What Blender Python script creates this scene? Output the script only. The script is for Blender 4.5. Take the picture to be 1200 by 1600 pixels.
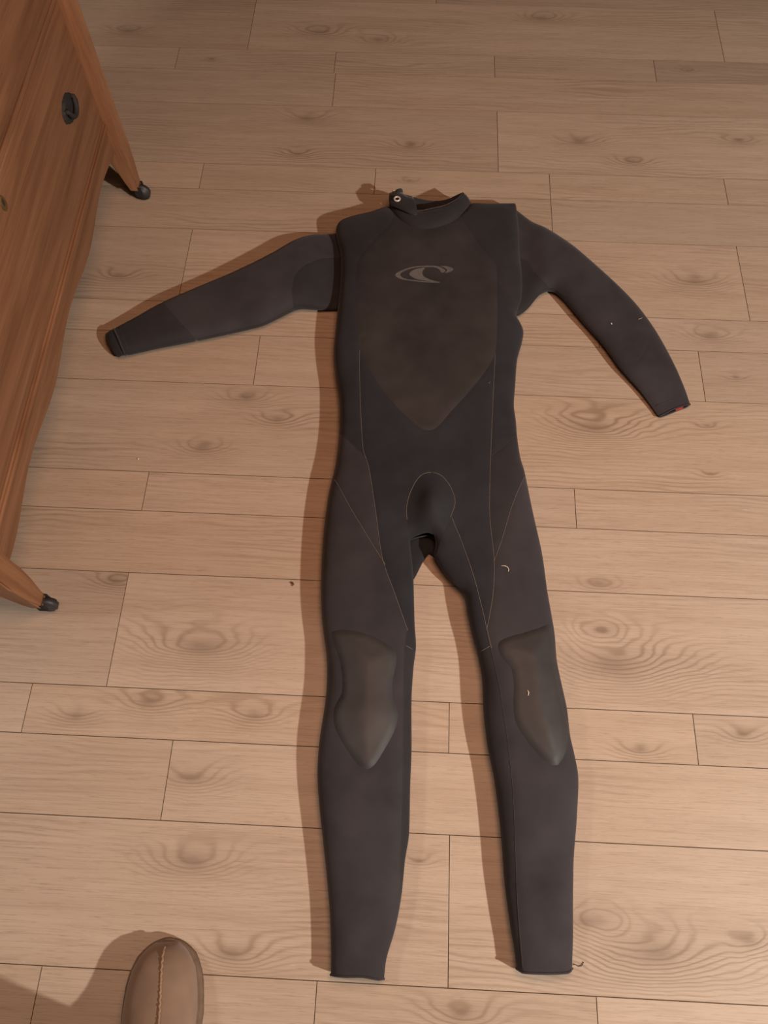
import bpy, bmesh, math, random
import numpy as np
from mathutils import Vector, Matrix, noise
from mathutils.geometry import delaunay_2d_cdt

for o in list(bpy.data.objects):
    bpy.data.objects.remove(o, do_unlink=True)
scene = bpy.context.scene
COL = scene.collection
random.seed(7)

# ------------------------------------------------------------------ camera
CAM_H = 1.35                      # phone held about 1.35 m above the floor
F_PX = 1220.0                     # focal length for a 1200 x 1600 frame
PITCH = 0.43566117                # angle of the optical axis from straight down
ROLL = -0.01228849
YAW = -0.05825938                 # direction of the floor boards
_fw = np.array([0.0, math.sin(PITCH), -math.cos(PITCH)])
_up = np.array([0.0, math.cos(PITCH), math.sin(PITCH)])
_rt = np.array([1.0, 0.0, 0.0])
_r = math.cos(ROLL) * _rt + math.sin(ROLL) * _up
_u = -math.sin(ROLL) * _rt + math.cos(ROLL) * _up
cam_data = bpy.data.cameras.new('camera')
cam = bpy.data.objects.new('camera', cam_data)
COL.objects.link(cam)
cam.matrix_world = Matrix(((_r[0], _u[0], -_fw[0], 0), (_r[1], _u[1], -_fw[1], 0),
                           (_r[2], _u[2], -_fw[2], CAM_H), (0, 0, 0, 1)))
cam_data.sensor_fit = 'HORIZONTAL'
cam_data.sensor_width = 36.0
cam_data.lens = 36.0 * F_PX / 1200.0
cam_data.clip_start = 0.01
scene.camera = cam

# ------------------------------------------------------------------ light
world = bpy.data.worlds.new('room_light')
scene.world = world
world.use_nodes = True
bg = world.node_tree.nodes['Background']
bg.inputs[0].default_value = (1.0, 0.58, 0.36, 1)
bg.inputs[1].default_value = 0.03


def lamp(name, loc, power, color, radius):
    d = bpy.data.lights.new(name, 'POINT')
    d.energy = power
    d.color = color
    d.shadow_soft_size = radius
    o = bpy.data.objects.new(name, d)
    o.location = loc
    COL.objects.link(o)
    return o


lamp('bare_bulb_light', (2.00, -1.00, 1.85), 378, (1.0, 0.925, 0.825), 0.04)
lamp('far_bulb_light', (-1.60, 0.42, 1.95), 42, (1.0, 0.92, 0.80), 0.16)
lamp('soft_fill_light', (0.22, 0.42, 1.90), 74, (1.0, 0.535, 0.325), 0.40)  # added warm fill standing in for bounced light, no actual pendant here
scene.view_settings.view_transform = 'Standard'
scene.view_settings.look = 'None'
scene.view_settings.gamma = 1.0
scene.view_settings.exposure = 0.0
scene.view_settings.use_curve_mapping = False


# ------------------------------------------------------------------ helpers
def unproj(px, py, z=0.0):
    """photo pixel -> point of the horizontal plane at height z"""
    px = np.asarray(px, float)
    py = np.asarray(py, float)
    d = (_fw[:, None] * F_PX + _r[:, None] * (px.ravel() - 600.0) - _u[:, None] * (py.ravel() - 800.0))
    t = (CAM_H - np.asarray(z, float).ravel()) / (-d[2])
    return np.stack([d[0] * t, d[1] * t], 1)


def W(px, py, z=0.0):
    a = unproj([px], [py], z)[0]
    return Vector((a[0], a[1], z))


def obj(name, me, mat=None, parent=None, smooth=False):
    o = bpy.data.objects.new(name, me)
    COL.objects.link(o)
    if mat is not None:
        me.materials.append(mat)
    if parent is not None:
        o.parent = parent
    if smooth:
        me.polygons.foreach_set('use_smooth', [True] * len(me.polygons))
    return o


def mesh_from(name, verts, faces):
    me = bpy.data.meshes.new(name)
    me.from_pydata([tuple(v) for v in verts], [], [tuple(f) for f in faces])
    me.update()
    return me


def bm_obj(name, bm, mat=None, parent=None, smooth=False):
    bmesh.ops.recalc_face_normals(bm, faces=bm.faces)
    me = bpy.data.meshes.new(name)
    bm.to_mesh(me)
    bm.free()
    return obj(name, me, mat, parent, smooth)


def empty(name, loc, rz=0.0):
    o = bpy.data.objects.new(name, None)
    COL.objects.link(o)
    o.location = loc
    o.rotation_euler = (0, 0, rz)
    o.empty_display_size = 0.05
    return o


def tag(o, label, cat, group=None):
    o['label'] = label
    o['category'] = cat
    if group:
        o['group'] = group
    return o


def box(bm, x0, x1, y0, y1, z0, z1, bev=0.0, seg=2):
    vs = [bm.verts.new((x, y, z)) for z in (z0, z1) for y in (y0, y1) for x in (x0, x1)]
    idx = ((0, 2, 3, 1), (4, 5, 7, 6), (0, 1, 5, 4), (2, 6, 7, 3), (0, 4, 6, 2), (1, 3, 7, 5))
    fs = [bm.faces.new([vs[i] for i in f]) for f in idx]
    if bev:
        es = list({e for f in fs for e in f.edges})
        bmesh.ops.bevel(bm, geom=es, offset=bev, segments=seg, affect='EDGES', profile=0.6)


def tube(bm, pts, r, n=6, caps=True, flat=1.0):
    """round bar along points; r number or list"""
    pts = [Vector(p) for p in pts]
    rings = []
    for i, p in enumerate(pts):
        a = pts[max(i - 1, 0)]
        b = pts[min(i + 1, len(pts) - 1)]
        t = (b - a).normalized()
        s = t.cross(Vector((0, 0, 1)))
        if s.length < 1e-4:
            s = Vector((1, 0, 0))
        s.normalize()
        w = s.cross(t).normalized()
        rr = r[i] if isinstance(r, (list, tuple)) else r
        rings.append([bm.verts.new(p + s * math.cos(2 * math.pi * k / n) * rr + w * math.sin(2 * math.pi * k / n) * rr * flat)
                      for k in range(n)])
    for i in range(len(rings) - 1):
        for k in range(n):
            bm.faces.new((rings[i][k], rings[i][(k + 1) % n], rings[i + 1][(k + 1) % n], rings[i + 1][k]))
    if caps:
        bm.faces.new(rings[0])
        bm.faces.new(rings[-1][::-1])


def catmull(pts, closed=False, step=0.006, sharp=()):
    """smooth a polyline and resample it; indices in sharp keep their corner"""
    P = [np.array(p, float) for p in pts]
    n = len(P)
    out = []
    segs = n if closed else n - 1
    for i in range(segs):
        p1, p2 = P[i], P[(i + 1) % n]
        p0 = P[i - 1] if (closed or i > 0) else p1
        p3 = P[(i + 2) % n] if (closed or i + 2 < n) else p2
        m1 = (p2 - p0) * 0.5
        m2 = (p3 - p1) * 0.5
        L = np.linalg.norm(p2 - p1)
        for m, k in ((m1, i), (m2, (i + 1) % n)):
            pass
        if i in sharp:
            m1 = (p2 - p1)
        if (i + 1) % n in sharp:
            m2 = (p2 - p1)
        l1 = np.linalg.norm(m1)
        l2 = np.linalg.norm(m2)
        if l1 > L:
            m1 = m1 * L / l1
        if l2 > L:
            m2 = m2 * L / l2
        k = max(1, int(round(L / step)))
        for j in range(k):
            t = j / k
            out.append((2 * t ** 3 - 3 * t ** 2 + 1) * p1 + (t ** 3 - 2 * t ** 2 + t) * m1 + (-2 * t ** 3 + 3 * t ** 2) * p2 + (t ** 3 - t ** 2) * m2)
    if not closed:
        out.append(P[-1])
    return np.array(out)


def inside(poly, P):
    x, y = P[:, 0], P[:, 1]
    r = np.zeros(len(P), bool)
    n = len(poly)
    for i in range(n):
        x1, y1 = poly[i]
        x2, y2 = poly[(i + 1) % n]
        if y1 == y2:
            continue
        c = ((y1 > y) != (y2 > y)) & (x < (x2 - x1) * (y - y1) / (y2 - y1) + x1)
        r ^= c
    return r


def dist_poly(line, P, closed=True):
    d = np.full(len(P), 1e9)
    n = len(line)
    for i in range(n if closed else n - 1):
        a = line[i]
        b = line[(i + 1) % n]
        ab = b - a
        L2 = ab @ ab
        if L2 < 1e-14:
            continue
        t = np.clip(((P - a) @ ab) / L2, 0, 1)
        q = P - a - t[:, None] * ab
        d = np.minimum(d, q[:, 0] ** 2 + q[:, 1] ** 2)
    return np.sqrt(d)


def smooth01(x):
    x = np.clip(x, 0, 1)
    return x * x * (3 - 2 * x)


# ------------------------------------------------------------------ materials
def new_mat(name):
    m = bpy.data.materials.new(name)
    m.use_nodes = True
    nt = m.node_tree
    return m, nt, nt.nodes['Principled BSDF']


class NG:
    """tiny helper to write node graphs as expressions"""
    def __init__(self, nt):
        self.nt = nt

    def node(self, t, **kw):
        n = self.nt.nodes.new(t)
        for k, v in kw.items():
            setattr(n, k, v)
        return n

    def put(self, sock, v):
        if isinstance(v, bpy.types.NodeSocket):
            self.nt.links.new(v, sock)
        elif v is not None:
            sock.default_value = v

    def m(self, op, a, b=None, c=None, clamp=False):
        n = self.node('ShaderNodeMath', operation=op, use_clamp=clamp)
        self.put(n.inputs[0], a)
        self.put(n.inputs[1], b)
        if c is not None:
            self.put(n.inputs[2], c)
        return n.outputs[0]

    def v(self, op, a, b=None):
        n = self.node('ShaderNodeVectorMath', operation=op)
        self.put(n.inputs[0], a)
        if b is not None:
            self.put(n.inputs[1], b)
        return n.outputs[0]

    def noise(self, vec, scale, detail=3, rough=0.5, dist=0.0):
        n = self.node('ShaderNodeTexNoise')
        self.put(n.inputs['Vector'], vec)
        n.inputs['Scale'].default_value = scale
        n.inputs['Detail'].default_value = detail
        n.inputs['Roughness'].default_value = rough
        n.inputs['Distortion'].default_value = dist
        return n.outputs[0]

    def ramp(self, fac, stops):
        n = self.node('ShaderNodeValToRGB')
        self.put(n.inputs[0], fac)
        e = n.color_ramp.elements
        while len(e) < len(stops):
            e.new(0.5)
        for el, (p, c) in zip(e, stops):
            el.position = p
            el.color = c if len(c) == 4 else (*c, 1)
        return n.outputs[0]

    def mix(self, fac, a, b, mode='MIX'):
        n = self.node('ShaderNodeMix', data_type='RGBA', blend_type=mode)
        self.put(n.inputs[0], fac)
        self.put(n.inputs[6], a if not isinstance(a, tuple) else (*a, 1))
        self.put(n.inputs[7], b if not isinstance(b, tuple) else (*b, 1))
        return n.outputs[2]

    def bump(self, h, strength, dist, normal=None):
        n = self.node('ShaderNodeBump')
        n.inputs['Strength'].default_value = strength
        n.inputs['Distance'].default_value = dist
        self.put(n.inputs['Height'], h)
        if normal is not None:
            self.put(n.inputs['Normal'], normal)
        return n.outputs[0]


def oak_material():
    m, nt, b = new_mat('oak_laminate')
    g = NG(nt)
    geo = g.node('ShaderNodeTexCoord').outputs['Object']

    def attr(name):
        a = g.node('ShaderNodeAttribute', attribute_type='GEOMETRY', attribute_name=name)
        return a
    tone = attr('tone')
    ts = g.node('ShaderNodeSeparateXYZ')
    g.put(ts.inputs[0], tone.outputs['Vector'])
    sep = g.node('ShaderNodeSeparateXYZ')
    g.put(sep.inputs[0], geo)
    x, y = sep.outputs[0], sep.outputs[1]
    off = g.m('MULTIPLY', ts.outputs[1], 37.0)
    # shifted coordinate so that every board has its own grain
    cx = g.node('ShaderNodeCombineXYZ')
    g.put(cx.inputs[0], g.m('ADD', x, off))
    g.put(cx.inputs[1], y)
    g.put(cx.inputs[2], off)
    P = cx.outputs[0]
    Plong = g.v('MULTIPLY', P, (1.0, 5.0, 1.0))
    warp = g.noise(Plong, 2.2, 2, 0.5)
    warp2 = g.noise(Plong, 9.0, 2, 0.5)
    f = g.m('ADD', y, g.m('MULTIPLY', g.m('SUBTRACT', warp, 0.5), 0.075))
    f = g.m('ADD', f, g.m('MULTIPLY', g.m('SUBTRACT', warp2, 0.5), 0.012))
    near = None
    core = None
    for k in ('knot_a', 'knot_b', 'knot_c'):
        a = attr(k)
        s = g.node('ShaderNodeSeparateXYZ')
        g.put(s.inputs[0], a.outputs['Vector'])
        r = g.m('ADD', s.outputs[2], 0.0001)
        dx = g.m('DIVIDE', g.m('SUBTRACT', x, s.outputs[0]), g.m('MULTIPLY', r, 2.4))
        dy = g.m('DIVIDE', g.m('SUBTRACT', y, s.outputs[1]), r)
        d2 = g.m('ADD', g.m('MULTIPLY', dx, dx), g.m('MULTIPLY', dy, dy))
        wob = g.m('MULTIPLY', g.m('SUBTRACT', g.noise(P, 11.0, 2), 0.5), 0.95)
        d2 = g.m('MAXIMUM', g.m('ADD', d2, g.m('MULTIPLY', wob, d2)), 0.0)
        e = g.m('POWER', 2.71828, g.m('MULTIPLY', d2, -1.0))
        f = g.m('ADD', f, g.m('MULTIPLY', g.m('MULTIPLY', e, r), 1.5))
        e_core = g.m('POWER', 2.71828, g.m('MULTIPLY', d2, g.m('SUBTRACT', -6.0, g.m('MULTIPLY', g.noise(P, 70.0, 3, 0.6), 14.0))))
        sig = g.m('GREATER_THAN', s.outputs[2], 0.001)
        e = g.m('MULTIPLY', e, sig)
        e_core = g.m('MULTIPLY', e_core, sig)
        near = e if near is None else g.m('MAXIMUM', near, e)
        core = e_core if core is None else g.m('MAXIMUM', core, e_core)
    ring = g.m('SINE', g.m('MULTIPLY', f, 2 * math.pi / 0.0108))
    ring = g.m('MULTIPLY', g.m('ADD', ring, 1.0), 0.5)
    ring = g.m('POWER', ring, 2.8)
    # where the figure is strong: around knots and in drifting patches
    patch = g.noise(g.v('MULTIPLY', P, (1.0, 3.0, 1.0)), 2.6, 1, 0.5)
    patch = g.m('MULTIPLY', g.m('SUBTRACT', patch, 0.44), 3.6, clamp=True)
    amt = g.m('ADD', g.m('MULTIPLY', patch, 0.62), g.m('MULTIPLY', near, 0.80), clamp=True)
    fig = g.m('MULTIPLY', ring, amt)
    # fine pores, long streaks
    Pf = g.v('MULTIPLY', P, (4.0, 230.0, 1.0))
    pores = g.noise(Pf, 2.4, 4, 0.65)
    streak = g.noise(g.v('MULTIPLY', P, (1.0, 17.0, 1.0)), 2.2, 4, 0.6)
    cloud = g.noise(g.v('MULTIPLY', P, (1.0, 2.4, 1.0)), 3.6, 3, 0.55)
    base = g.ramp(streak, [(0.25, (0.375, 0.290, 0.223)), (0.5, (0.435, 0.346, 0.274)), (0.78, (0.485, 0.395, 0.319))])
    base = g.mix(g.m('MULTIPLY', g.m('SUBTRACT', cloud, 0.40), 1.5, clamp=True), g.mix(0.40, base, (0.345, 0.255, 0.190)), base)
    base = g.mix(g.m('MULTIPLY', fig, 0.85), base, (0.225, 0.158, 0.108))
    por = g.ramp(pores, [(0.36, (0, 0, 0)), (0.50, (1, 1, 1))])
    base = g.mix(g.m('MULTIPLY', g.m('SUBTRACT', 1.0, por), 0.34), base, (0.22, 0.152, 0.105))
    fine = g.noise(g.v('MULTIPLY', P, (13.0, 300.0, 1.0)), 2.4, 2, 0.6)
    dash = g.m('MULTIPLY', g.m('SUBTRACT', fine, 0.58), 6.0, clamp=True)
    base = g.mix(g.m('MULTIPLY', dash, 0.55), base, (0.20, 0.138, 0.094))
    fleck = g.noise(g.v('MULTIPLY', P, (26.0, 160.0, 1.0)), 2.0, 2, 0.6)
    base = g.mix(g.m('MULTIPLY', g.m('SUBTRACT', fleck, 0.66), 2.2, clamp=True), base, (0.60, 0.50, 0.41))
    smear = g.m('MULTIPLY', g.m('POWER', near, 1.6), g.m('MULTIPLY', g.noise(P, 14.0, 3, 0.6), 0.55))
    base = g.mix(smear, base, (0.255, 0.185, 0.135))
    base = g.mix(g.m('MULTIPLY', core, 0.50), base, (0.160, 0.110, 0.080))
    hv = g.node('ShaderNodeHueSaturation')
    g.put(hv.inputs['Color'], base)
    g.put(hv.inputs['Value'], ts.outputs[0])
    g.put(hv.inputs['Saturation'], ts.outputs[2])
    g.put(b.inputs['Base Color'], hv.outputs[0])
    g.put(b.inputs['Roughness'], g.m('ADD', 0.44, g.m('MULTIPLY', pores, 0.14)))
    b.inputs['Specular IOR Level'].default_value = 0.32
    hgt = g.m('ADD', g.m('MULTIPLY', pores, 0.6), g.m('MULTIPLY', fig, -0.6))
    g.put(b.inputs['Normal'], g.bump(hgt, 0.4, 0.0010))
    return m


def pine_material(name, scale=(1.0, 16.0, 16.0), gain=1.0):
    """old varnished pine, grain along the first axis of scale"""
    m, nt, b = new_mat(name)
    g = NG(nt)
    P = g.node('ShaderNodeTexCoord').outputs['Object']
    Q = g.v('MULTIPLY', P, scale)
    n1 = g.noise(Q, 2.0, 4, 0.6, 0.5)
    n2 = g.noise(g.v('MULTIPLY', Q, (2.0, 5.0, 5.0)), 3.0, 4, 0.7)
    n3 = g.noise(P, 5.0, 3, 0.6)
    k = gain
    c = g.ramp(n1, [(0.25, (0.105 * k, 0.045 * k, 0.022 * k)), (0.5, (0.190 * k, 0.090 * k, 0.045 * k)), (0.75, (0.250 * k, 0.130 * k, 0.070 * k))])
    c = g.mix(g.m('MULTIPLY', g.m('SUBTRACT', n2, 0.5), 1.6, clamp=True), c, (0.085 * k, 0.036 * k, 0.019 * k))
    c = g.mix(g.m('MULTIPLY', g.m('SUBTRACT', n3, 0.45), 1.3, clamp=True), c, (0.165 * k, 0.075 * k, 0.040 * k))
    g.put(b.inputs['Base Color'], c)
    g.put(b.inputs['Roughness'], g.m('ADD', 0.42, g.m('MULTIPLY', n2, 0.2)))
    b.inputs['Specular IOR Level'].default_value = 0.3
    g.put(b.inputs['Normal'], g.bump(n2, 0.25, 0.0015))
    return m


def cloth_material(name, col, rough=0.8, spec=0.25, sheen=0.15, grain=1600.0, bump=0.25):
    m, nt, b = new_mat(name)
    g = NG(nt)
    P = g.node('ShaderNodeTexCoord').outputs['Object']
    n = g.noise(P, grain, 2, 0.6)
    big = g.noise(P, 9.0, 3, 0.6)
    lo = tuple(c * 0.72 for c in col)
    hi = tuple(c * 1.25 for c in col)
    c = g.ramp(big, [(0.3, lo), (0.7, hi)])
    g.put(b.inputs['Base Color'], c)
    b.inputs['Roughness'].default_value = rough
    b.inputs['Specular IOR Level'].default_value = spec
    b.inputs['Sheen Weight'].default_value = sheen
    b.inputs['Sheen Roughness'].default_value = 0.5
    b.inputs['Sheen Tint'].default_value = (0.75, 0.72, 0.78, 1)
    g.put(b.inputs['Normal'], g.bump(n, bump, 0.0006))
    return m


def plain(name, col, rough=0.5, metal=0.0, spec=0.5, bump=0.0, bscale=200.0):
    m, nt, b = new_mat(name)
    g = NG(nt)
    P = g.node('ShaderNodeTexCoord').outputs['Object']
    n = g.noise(P, bscale, 3, 0.6)
    c = g.ramp(n, [(0.3, tuple(x * 0.82 for x in col)), (0.7, tuple(x * 1.15 for x in col))])
    g.put(b.inputs['Base Color'], c)
    b.inputs['Roughness'].default_value = rough
    b.inputs['Metallic'].default_value = metal
    b.inputs['Specular IOR Level'].default_value = spec
    if bump:
        g.put(b.inputs['Normal'], g.bump(n, bump, 0.001))
    return m


M_OAK = oak_material()
M_SUB = plain('joint_dust', (0.05, 0.032, 0.022), 0.9, spec=0.1)
M_EDGE = plain('board_edge', (0.205, 0.142, 0.098), 0.9, spec=0.05)
M_PINE = pine_material('old_pine_long', (1.0, 16.0, 16.0), 0.93)
M_PINE_V = pine_material('old_pine_upright', (16.0, 16.0, 1.0), 1.22)
M_PINE_L = pine_material('worn_pine_edge', (1.0, 14.0, 14.0), 1.12)
M_IRON = plain('black_iron', (0.020, 0.019, 0.019), 0.75, 0.0, 0.25, 0.4, 120)
M_RUBBER = plain('black_rubber', (0.028, 0.028, 0.032), 0.5, 0, 0.4)
M_BRASS = plain('dull_brass', (0.16, 0.10, 0.045), 0.5, 0.6, 0.4)
M_CHEST = cloth_material('smooth_neoprene', (0.0292, 0.0256, 0.0262), 0.66, 0.25, 0.05, 900, 0.12)
M_NAVY = cloth_material('navy_neoprene', (0.0178, 0.0182, 0.0232), 0.8, 0.2, 0.14)
M_BLACK = cloth_material('black_neoprene', (0.0215, 0.0200, 0.0222), 0.8, 0.2, 0.12)
M_GREY = cloth_material('charcoal_neoprene', (0.0305, 0.0275, 0.0312), 0.8, 0.2, 0.16)
M_KNEE = cloth_material('knee_rubber', (0.0345, 0.0318, 0.0335), 0.58, 0.34, 0.05, 500, 0.10)
M_THREAD = plain('grey_thread', (0.125, 0.105, 0.092), 0.9, 0, 0.1)
M_DTHREAD = plain('dark_thread', (0.050, 0.044, 0.043), 0.9, 0, 0.1)
M_LOGO = plain('grey_print', (0.105, 0.098, 0.100), 0.6, 0, 0.3)
M_RING = plain('pale_eyelet', (0.62, 0.55, 0.48), 0.35, 0.2, 0.5)
M_RED = plain('red_label', (0.42, 0.05, 0.035), 0.7, 0, 0.2)
M_SUEDE = cloth_material('tan_suede', (0.185, 0.126, 0.090), 0.92, 0.1, 0.25, 300, 0.2)
M_SOLE = plain('tan_rubber_sole', (0.140, 0.094, 0.066), 0.8, 0, 0.2, 0.3, 90)
M_SEAM = plain('suede_seam', (0.26, 0.172, 0.110), 0.9, 0, 0.1, 0.4, 400)
M_FLEECE = cloth_material('cream_fleece', (0.55, 0.47, 0.36), 0.95, 0.05, 0.3, 120, 0.9)
M_WHITE = plain('pale_crumb', (0.75, 0.68, 0.58), 0.8, 0, 0.2)
M_CRUMB = plain('dark_crumb', (0.11, 0.06, 0.035), 0.8, 0, 0.2)

# ------------------------------------------------------------------ floor
_st = -0.1475
_w = (0.2106, 0.1261, 0.0838)
_pos = [_st]
for k in range(24):
    _pos.append(_pos[-1] + _w[k % 3])
_neg = []
_p = _st
for k in range(9):
    _p -= _w[2 - k % 3]
    _neg.append(_p)
ROWS = list(reversed(_neg)) + _pos          # seam positions across the boards
BASE = len(_neg)                            # index of the seam at the bottom of the picture
JOINTS = {-1: [-0.515, -0.10], 0: [0.095], 1: [-0.371, 0.96], 2: [-0.63, 0.092, 0.505], 3: [-0.501, 1.02], 4: [0.10], 5: [-0.50, -0.087, 0.328],
          6: [-0.02], 7: [-0.32, 0.606], 8: [-0.014, 0.40], 9: [-0.51, 0.727], 10: [-0.98, 0.315], 11: [-0.514, -0.099, 0.315, 0.727],
          12: [0.194], 13: [-0.22, 1.04], 14: [-0.64, -0.225, 0.19, 0.603], 15: [-0.46, 0.787]}
TONES = [(14, 0.8, 0.84), (14, 0.4, 0.94), (12, 0.5, 1.06), (12, -0.2, 0.95), (11, -0.3, 0.94), (11, -0.7, 1.05), (9, -0.7, 0.94), (3, -0.7, 0.92), (3, 0.2, 1.04),
         (4, -0.2, 1.0), (4, 0.6, 1.06), (5, 0.6, 1.05), (0, -0.3, 1.02), (1, 0.2, 1.03), (6, 0.4, 1.04), (7, -0.6, 0.97), (15, 0.9, 1.04)]
# knots seen in the photograph: pixel, radius across the board in metres
KNOTS = [(315, 1012, 0.050), (398, 1118, 0.022), (958, 1040, 0.060), (940, 985, 0.022), (385, 622, 0.026), (433, 655, 0.02), (315, 700, 0.024), (325, 680, 0.02),
         (500, 50, 0.034), (590, 62, 0.026), (845, 28, 0.03), (995, 60, 0.024), (905, 222, 0.03), (988, 252, 0.024), (480, 185, 0.028),
         (640, 228, 0.022), (465, 240, 0.018), (200, 48, 0.024), (930, 668, 0.045), (1105, 665, 0.010), (1110, 740, 0.010), (830, 705, 0.03),
         (1085, 440, 0.035), (1150, 590, 0.010), (300, 1345, 0.035), (360, 1490, 0.028), (1025, 1490, 0.050), (1170, 1470, 0.022), (920, 1440, 0.030),
         (1160, 1148, 0.016), (180, 908, 0.020), (297, 1215, 0.03), (185, 430, 0.02), (1155, 220, 0.02), (330, 92, 0.010), (1075, 110, 0.010), (655, 1345, 0.014),
         (935, 912, 0.018), (230, 1098, 0.028), (120, 1118, 0.020), (1110, 525, 0.026), (1000, 1172, 0.018), (850, 1345, 0.02), (560, 850, 0.02), (720, 1585, 0.024), (640, 282, 0.012)]
cy, sy = math.cos(YAW), math.sin(YAW)


def to_board(px, py):
    a = unproj([px], [py])[0]
    return cy * a[0] + sy * a[1], -sy * a[0] + cy * a[1]


knot_uv = [(*to_board(a, b), r) for a, b, r in KNOTS]
U0, U1 = -2.25, 2.25
floor_bm = bmesh.new()
box(floor_bm, U0, U1, ROWS[0], ROWS[-1], -0.03, -0.0085)
floor = bm_obj('floor', floor_bm, M_SUB)
floor.rotation_euler = (0, 0, YAW)
floor['kind'] = 'structure'
floor['label'] = 'pale oak laminate floor of long boards in three widths'
rnd = random.Random(3)
GAP = 0.0003
for ri in range(len(ROWS) - 1):
    row = ri - BASE
    v0, v1 = ROWS[ri] + GAP, ROWS[ri + 1] - GAP
    wk = row % 3
    step = (1.236, 0.926, 0.414)[wk]
    js = list(JOINTS.get(row, [rnd.uniform(-step, 0.0)]))
    js.sort()
    while js[0] - step > U0 + 0.05:
        js.insert(0, js[0] - step)
    while js[-1] + step < U1 - 0.05:
        js.append(js[-1] + step)
    us = [U0] + js + [U1]
    for j in range(len(us) - 1):
        a, b = us[j] + GAP, us[j + 1] - GAP
        L, Wd = b - a, v1 - v0
        cxm, cym = (a + b) / 2, (v0 + v1) / 2
        bm = bmesh.new()
        box(bm, -L / 2, L / 2, -Wd / 2, Wd / 2, -0.008, 0.0)
        top = [e for e in bm.edges if all(v.co.z > -0.001 for v in e.verts)]
        bmesh.ops.bevel(bm, geom=top, offset=0.00045, segments=1, affect='EDGES')
        me = bpy.data.meshes.new('plank')
        bmesh.ops.recalc_face_normals(bm, faces=bm.faces)
        bm.to_mesh(me)
        bm.free()
        ks = [(u - cxm, v - cym, r) for u, v, r in knot_uv if a <= u <= b and v0 <= v <= v1][:3]
        inview = -0.85 < cxm < 0.95 and -0.3 < cym < 2.3
        if not ks and not inview and wk == 0:
            ks = [(rnd.uniform(-L / 2, L / 2), rnd.uniform(-Wd / 3, Wd / 3), rnd.uniform(0.015, 0.04))]
        while len(ks) < 3:
            ks.append((50.0, 50.0, 0.0))
        tone = 1.0 + rnd.uniform(-0.055, 0.055)
        for tr, tu, tvv in TONES:
            if tr == row and a <= tu <= b:
                tone = tvv
        sat = 1.0 + rnd.uniform(-0.05, 0.05)
        tv = (tone, rnd.random(), sat)
        for nm, val in (('tone', tv), ('knot_a', ks[0]), ('knot_b', ks[1]), ('knot_c', ks[2])):
            at = me.attributes.new(nm, 'FLOAT_VECTOR', 'POINT')
            at.data.foreach_set('vector', list(val) * len(me.vertices))
        o = obj('plank', me, M_OAK, floor)
        me.materials.append(M_EDGE)
        for pf in me.polygons:
            if pf.normal.z < 0.9:
                pf.material_index = 1
        o.location = (cxm, cym, 0)

# ------------------------------------------------------------------ chest of drawers
CH = Vector((-0.5995, 0.4460, 0))
CH_DIR = Vector((0.0495, 1.0030, 0)).normalized()
chest = empty('chest_of_drawers', CH, math.atan2(CH_DIR.y, CH_DIR.x))
tag(chest, 'orange-brown pine chest of drawers on short tapered legs with black castors', 'chest of drawers')
CW, CD, CT = 1.004, 0.46, 1.15          # between leg centres, depth, height of the carcass
PW = 0.023                               # half a post


def leg_post(sx, yy, front):
    """corner post: square above, tapering leg below with a small bracket swell"""
    bm = bmesh.new()
    prof = [(0.034, 0.013, 0.016), (0.06, 0.016, 0.020), (0.10, 0.019, 0.026), (0.145, 0.022, 0.034), (0.16, PW, 0.036), (CT, PW, 0.036)]
    rings = []
    for z, hx, dy in prof:
        y0, y1 = (0.004, 0.004 + dy * 1.4) if front else (yy - dy * 1.4, yy)
        rings.append([bm.verts.new(p) for p in ((sx - hx, y0, z), (sx + hx, y0, z), (sx + hx, y1, z), (sx - hx, y1, z))])
    for a, b_ in zip(rings[:-1], rings[1:]):
        for k in range(4):
            bm.faces.new((a[k], a[(k + 1) % 4], b_[(k + 1) % 4], b_[k]))
    bm.faces.new(rings[0])
    bm.faces.new(rings[-1])
    es = [e for e in bm.edges if abs(e.verts[0].co.z - e.verts[1].co.z) > 0.01]
    bmesh.ops.bevel(bm, geom=es, offset=0.003, segments=2, affect='EDGES')
    return bm_obj('leg', bm, M_PINE_V, chest, False)


for sx in (0.0, CW):
    for front in (True, False):
        lg = leg_post(sx, CD, front)
        yc = 0.004 if front else CD - 0.02
        bm = bmesh.new()
        # wheel with its axle along the front
        n = 20
        for (x0, x1, r0) in ((sx - 0.009, sx + 0.009, 0.019),):
            ringA = [bm.verts.new((x0, yc + r0 * math.cos(2 * math.pi * k / n), 0.019 + r0 * math.sin(2 * math.pi * k / n))) for k in range(n)]
            ringB = [bm.verts.new((x1, yc + r0 * math.cos(2 * math.pi * k / n), 0.019 + r0 * math.sin(2 * math.pi * k / n))) for k in range(n)]
            for k in range(n):
                bm.faces.new((ringA[k], ringA[(k + 1) % n], ringB[(k + 1) % n], ringB[k]))
            bm.faces.new(ringA[::-1])
            bm.faces.new(ringB)
            es = [e for e in bm.edges if len({v.co.x for v in e.verts}) == 1]
            bmesh.ops.bevel(bm, geom=es, offset=0.004, segments=2, affect='EDGES')
        wh = bm_obj('castor_wheel', bm, M_RUBBER, lg, True)
        bm = bmesh.new()
        box(bm, sx - 0.0125, sx - 0.0100, yc - 0.004, yc + 0.012, 0.016, 0.040)
        box(bm, sx + 0.0100, sx + 0.0125, yc - 0.004, yc + 0.012, 0.016, 0.040)
        box(bm, sx - 0.0125, sx + 0.0125, yc + 0.000, yc + 0.018, 0.0385, 0.042)
        bm_obj('castor_fork', bm, M_IRON, lg)

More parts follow.
